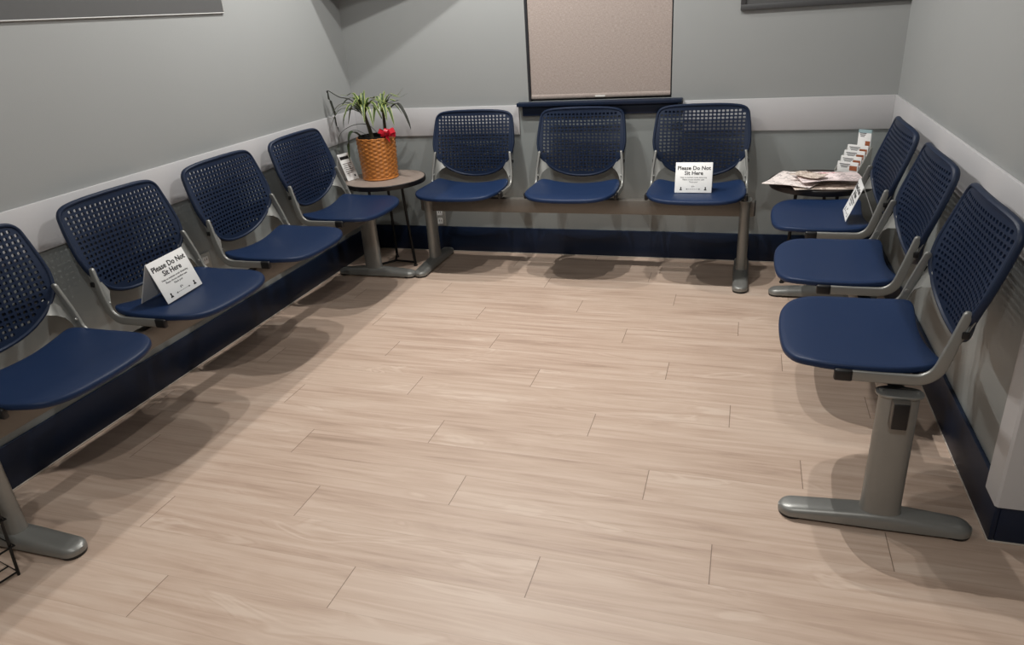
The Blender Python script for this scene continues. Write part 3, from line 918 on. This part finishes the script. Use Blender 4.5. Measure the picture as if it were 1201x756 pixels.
for a in (
 ('newspaper', 'tan newspaper lowest in the pile on the dark side table', (2.600,-.405), .12, .30, .20, M['news_c'], z, .004, .4),
 ('newspaper', 'grey printed newspaper overhanging the left rim of the dark side table', (2.475,-.355), -.40, .22, .27, M['news_b'], z+.0095, .006, 1.4),
 ('newspaper', 'pink-headed newspaper uppermost on the dark side table', (2.610,-.375), .20, .27, .20, M['news_a'], z+.0245, .010, 2.3),
 ('leaflet', 'small tan leaflet lying on top of the newspapers', (2.525,-.395), -.55, .14, .09, M['news_c'], z+.0405, .006, .2),
 ('booklet', 'small pale booklet at the back of the dark side table, left of the newspapers', (2.485,-.165), .25, .12, .07, M['brochure'], z+.0005, .002, .9)):
    o = newspaper(*a, cat=a[0]); o['group'] = GN

HX, HY = 2.728, -.190
HZ = -.60
hd = thing('brochure_holder', 'tiered clear-white brochure holder at the back of the dark side table', 'brochure holder', (HX, HY, TH+.0008), HZ)
b = bmesh.new()
for k in range(4):
    y = -.036+.025*k; zz = .004+.022*k
    box(b, -.054, .054, y-.0115, y-.0100, zz, zz+.018, .0005)
    box(b, -.054, .054, y-.0100, y+.0065, zz, zz+.0015)
obj('tier', b, M['plate'], hd)
b = bmesh.new()
for s in (-1, 1):
    pts = [(-.049,0),(.066,0),(.066,.125),(.050,.125),(-.049,.030)]
    loft(b, [[(x, p, q) for p, q in pts] for x in (s*.0555-.001, s*.0555+.001)])
box(b, -.0545, .0545, -.049, .066, 0, .003); box(b, -.0545, .0545, .064, .066, .003, .125)
obj('side_wall', b, M['plate'], hd)
def brochure(label, y, z0, h, x=0., head=False, dz=0., wide=1.):
    c, s = math.cos(HZ), math.sin(HZ)
    r = thing('brochure', label, 'brochure', (HX+x*c-y*s, HY+x*s+y*c, TH+.0008+z0), HZ+dz, 'brochures standing in the tiered holder')
    bb = bmesh.new(); uvl = bb.loops.layers.uv.verify()
    box(bb, -.050, .050, -.004, .004, 0, h, .0006)
    obj('cover', bb, M['paper'], r)
    bb = bmesh.new()
    for k in range(3): box(bb, -.040+.004*k, .012-.006*k, -.0047, -.0041, h-.012-.007*k, h-.0085-.007*k)
    obj('print_line', bb, M['greyink'], r)
    bb = bmesh.new(); box(bb, .010, .046, -.0049, -.0041, h-.038 if not head else h-.08, h-.016 if not head else h-.045); obj('cover_photo', bb, M['brown_print'], r)
    if head:
        bb = bmesh.new(); box(bb, -.050, .050, -.0047, .0047, h-.008, h+.006); obj('header_strip', bb, M['teal'], r)
    if wide != 1.:
        for ch in children(r): ch.scale = (wide, 1, 1)
    return r
nm = ['lowest front', 'second', 'third', 'fourth, highest']
for k in range(4):
    brochure('white brochure in the %s tier of the holder' % nm[k], -.036+.025*k, .0065+.022*k, .062)
brochure('tall teal-topped brochure standing at the back of the holder', .0560, .0040, .195, .018, True, 0., .62)

# ------------------------------------------------------------------ wire rack, bottom left
rk = thing('wire_magazine_rack', 'black wire magazine rack on the floor at the bottom left corner', 'magazine rack', (.396,-2.888,0), -.20)
b = bmesh.new(); x0, x1, y0, y1 = -.23, 0, -.27, 0; Hk = .36; r_ = .003
def ring_at(z, g=0): return [(x0-g,y0-g,z),(x1+g,y0-g,z),(x1+g,y1+g,z),(x0-g,y1+g,z)]
for z in (.012,.10,.19,.28,Hk):
    gz = .008 if z > .05 and z < Hk else 0; ex, ey = z*.10+gz, z*.03+gz
    P = [(x0-ex,y0-ey,z),(x1+ex,y0-ey,z),(x1+ex,y1+ey,z),(x0-ex,y1+ey,z)]
    tube(b, P, r_, 6, closed=True)
obj('hoop', b, M['black_metal'], rk)
for p in ring_at(0):
    b = bmesh.new(); tube(b, [(p[0],p[1],0),(p[0]+math.copysign(Hk*.10, p[0]+.1),p[1]+math.copysign(Hk*.03, p[1]+.1),Hk)], .0042, 8); obj('upright', b, M['black_metal'], rk)
b = bmesh.new()
for k in range(1, 5):
    x = x0+(x1-x0)*k/5; tube(b, [(x,y0,.012),(x,y1,.012)], .0022, 6)
obj('base_wire', b, M['black_metal'], rk)
mg = bmesh.new()
P = catmull([(-.13,-.21,0),(-.065,-.14,0),(-.07,-.08,0),(-.12,-.035,0)], 6)
loft(mg, [[(p.x,p.y,.0155),(p.x+.012,p.y,.0155),(p.x+.012,p.y,.20),(p.x,p.y,.20)] for p in P])
tag(obj('magazine', mg, M['white_paper'], None, (.396,-2.888,0), (0,0,-.20)), 'white-paged magazine standing in the black wire rack', 'magazine')

# ------------------------------------------------------------------ outlets
def outlet(label, loc, rz):
    r = thing('wall_outlet', label, 'outlet', loc, rz)
    b = bmesh.new(); box(b, -.035, .035, -.006, 0, -.057, .057, .003); obj('cover_plate', b, M['plate'], r)
    for s in (-1, 1):
        b = bmesh.new(); box(b, -.016, .016, -.0085, -.0055, s*.026-.017, s*.026+.017, .004); p = obj('socket', b, M['paper'], r)
        b = bmesh.new(); box(b, -.008, -.005, -.0092, -.008, s*.026-.003, s*.026+.008); box(b, .005, .008, -.0092, -.008, s*.026-.003, s*.026+.008); obj('slot', b, M['black'], p)
    return r
outlet('pale outlet on the back wall above the baseboard, behind the chair leg near the plant', (.488, 0, .215), 0)
outlet('pale outlet on the left wall, behind the chair with the sign', (0, -1.485, .395), PI/2)
outlet('pale outlet on the right wall, behind the nearest right-hand chair', (W, -1.62, .47), -PI/2)

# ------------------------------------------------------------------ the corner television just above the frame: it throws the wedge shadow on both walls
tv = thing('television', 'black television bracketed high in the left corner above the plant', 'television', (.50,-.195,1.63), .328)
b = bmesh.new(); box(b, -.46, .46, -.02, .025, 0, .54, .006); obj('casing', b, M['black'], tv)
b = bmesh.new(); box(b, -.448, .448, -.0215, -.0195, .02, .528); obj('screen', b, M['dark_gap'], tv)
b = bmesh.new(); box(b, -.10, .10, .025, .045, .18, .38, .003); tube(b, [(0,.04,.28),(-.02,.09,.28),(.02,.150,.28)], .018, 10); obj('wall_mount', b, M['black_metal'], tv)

# ------------------------------------------------------------------ added unseen housing that edges the floor's dark band + lights
hz = 2.76
fx = thing('band_cutoff_fixture', 'added unseen recessed light, its slot shaped to edge the dark floor band', 'ceiling light', (0,0,0))
b = bmesh.new(); w_ = .01
box(b, SL[0]-w_, SL[0], SL[2]-w_, SL[3]+w_, HC+.021, hz+.05); box(b, SL[1], SL[1]+w_, SL[2]-w_, SL[3]+w_, HC+.021, hz+.05)
box(b, SL[0], SL[1], SL[2]-w_, SL[2], HC+.021, hz+.05); box(b, SL[0], SL[1], SL[3], SL[3]+w_, HC+.021, hz+.05)
box(b, SL[0]-w_, SL[1]+w_, SL[2]-w_, SL[3]+w_, hz+.05, hz+.06)
obj('housing', b, M['black'], fx)

def lamp(name, kind, loc, power, col=(1,.93,.85), radius=.02, spot=None, blend=.5, aim=None):
    l = bpy.data.lights.new(name, kind); l.energy = power; l.color = col
    l.shadow_soft_size = radius
    if spot: l.spot_size = math.radians(spot); l.spot_blend = blend
    o = bpy.data.objects.new(name, l); COL.objects.link(o); o.location = loc
    if aim is not None:
        o.rotation_euler = (Vector(aim)-Vector(loc)).to_track_quat('-Z', 'Y').to_euler()
    return o
WHITE = (1, .978, .945)
lamp('band_cutoff_bulb', 'POINT', (1.45,-1.15,hz-.02), 106, WHITE, radius=.0015)  # added bulb above the slot, tiny so the band's edge stays sharp
LZ = HC-.03
lamp('ceiling_downlight', 'SPOT', (.76,-1.03,LZ), 54, WHITE, spot=165, blend=.4, radius=.02)
lamp('ceiling_downlight', 'SPOT', (.82,-.57,LZ), 60, WHITE, spot=165, blend=.4, radius=.02)
lamp('ceiling_downlight', 'SPOT', (1.88,-1.05,LZ), 52, WHITE, spot=165, blend=.4, radius=.02)
lamp('ceiling_downlight', 'SPOT', (.76,-3.20,LZ), 28, WHITE, spot=165, blend=.4, radius=.02)
lamp('ceiling_downlight', 'SPOT', (2.25,-3.95,LZ), 64, WHITE, spot=165, blend=.4, radius=.02)

sc = bpy.context.scene
w = bpy.data.worlds.new('world'); sc.world = w; w.use_nodes = True
w.node_tree.nodes['Background'].inputs[0].default_value = (.5,.5,.5,1); w.node_tree.nodes['Background'].inputs[1].default_value = .03
sc.view_settings.view_transform = 'Standard'; sc.view_settings.look = 'None'
sc.view_settings.gamma = 1; sc.view_settings.use_curve_mapping = False
sc.view_settings.exposure = 0.0
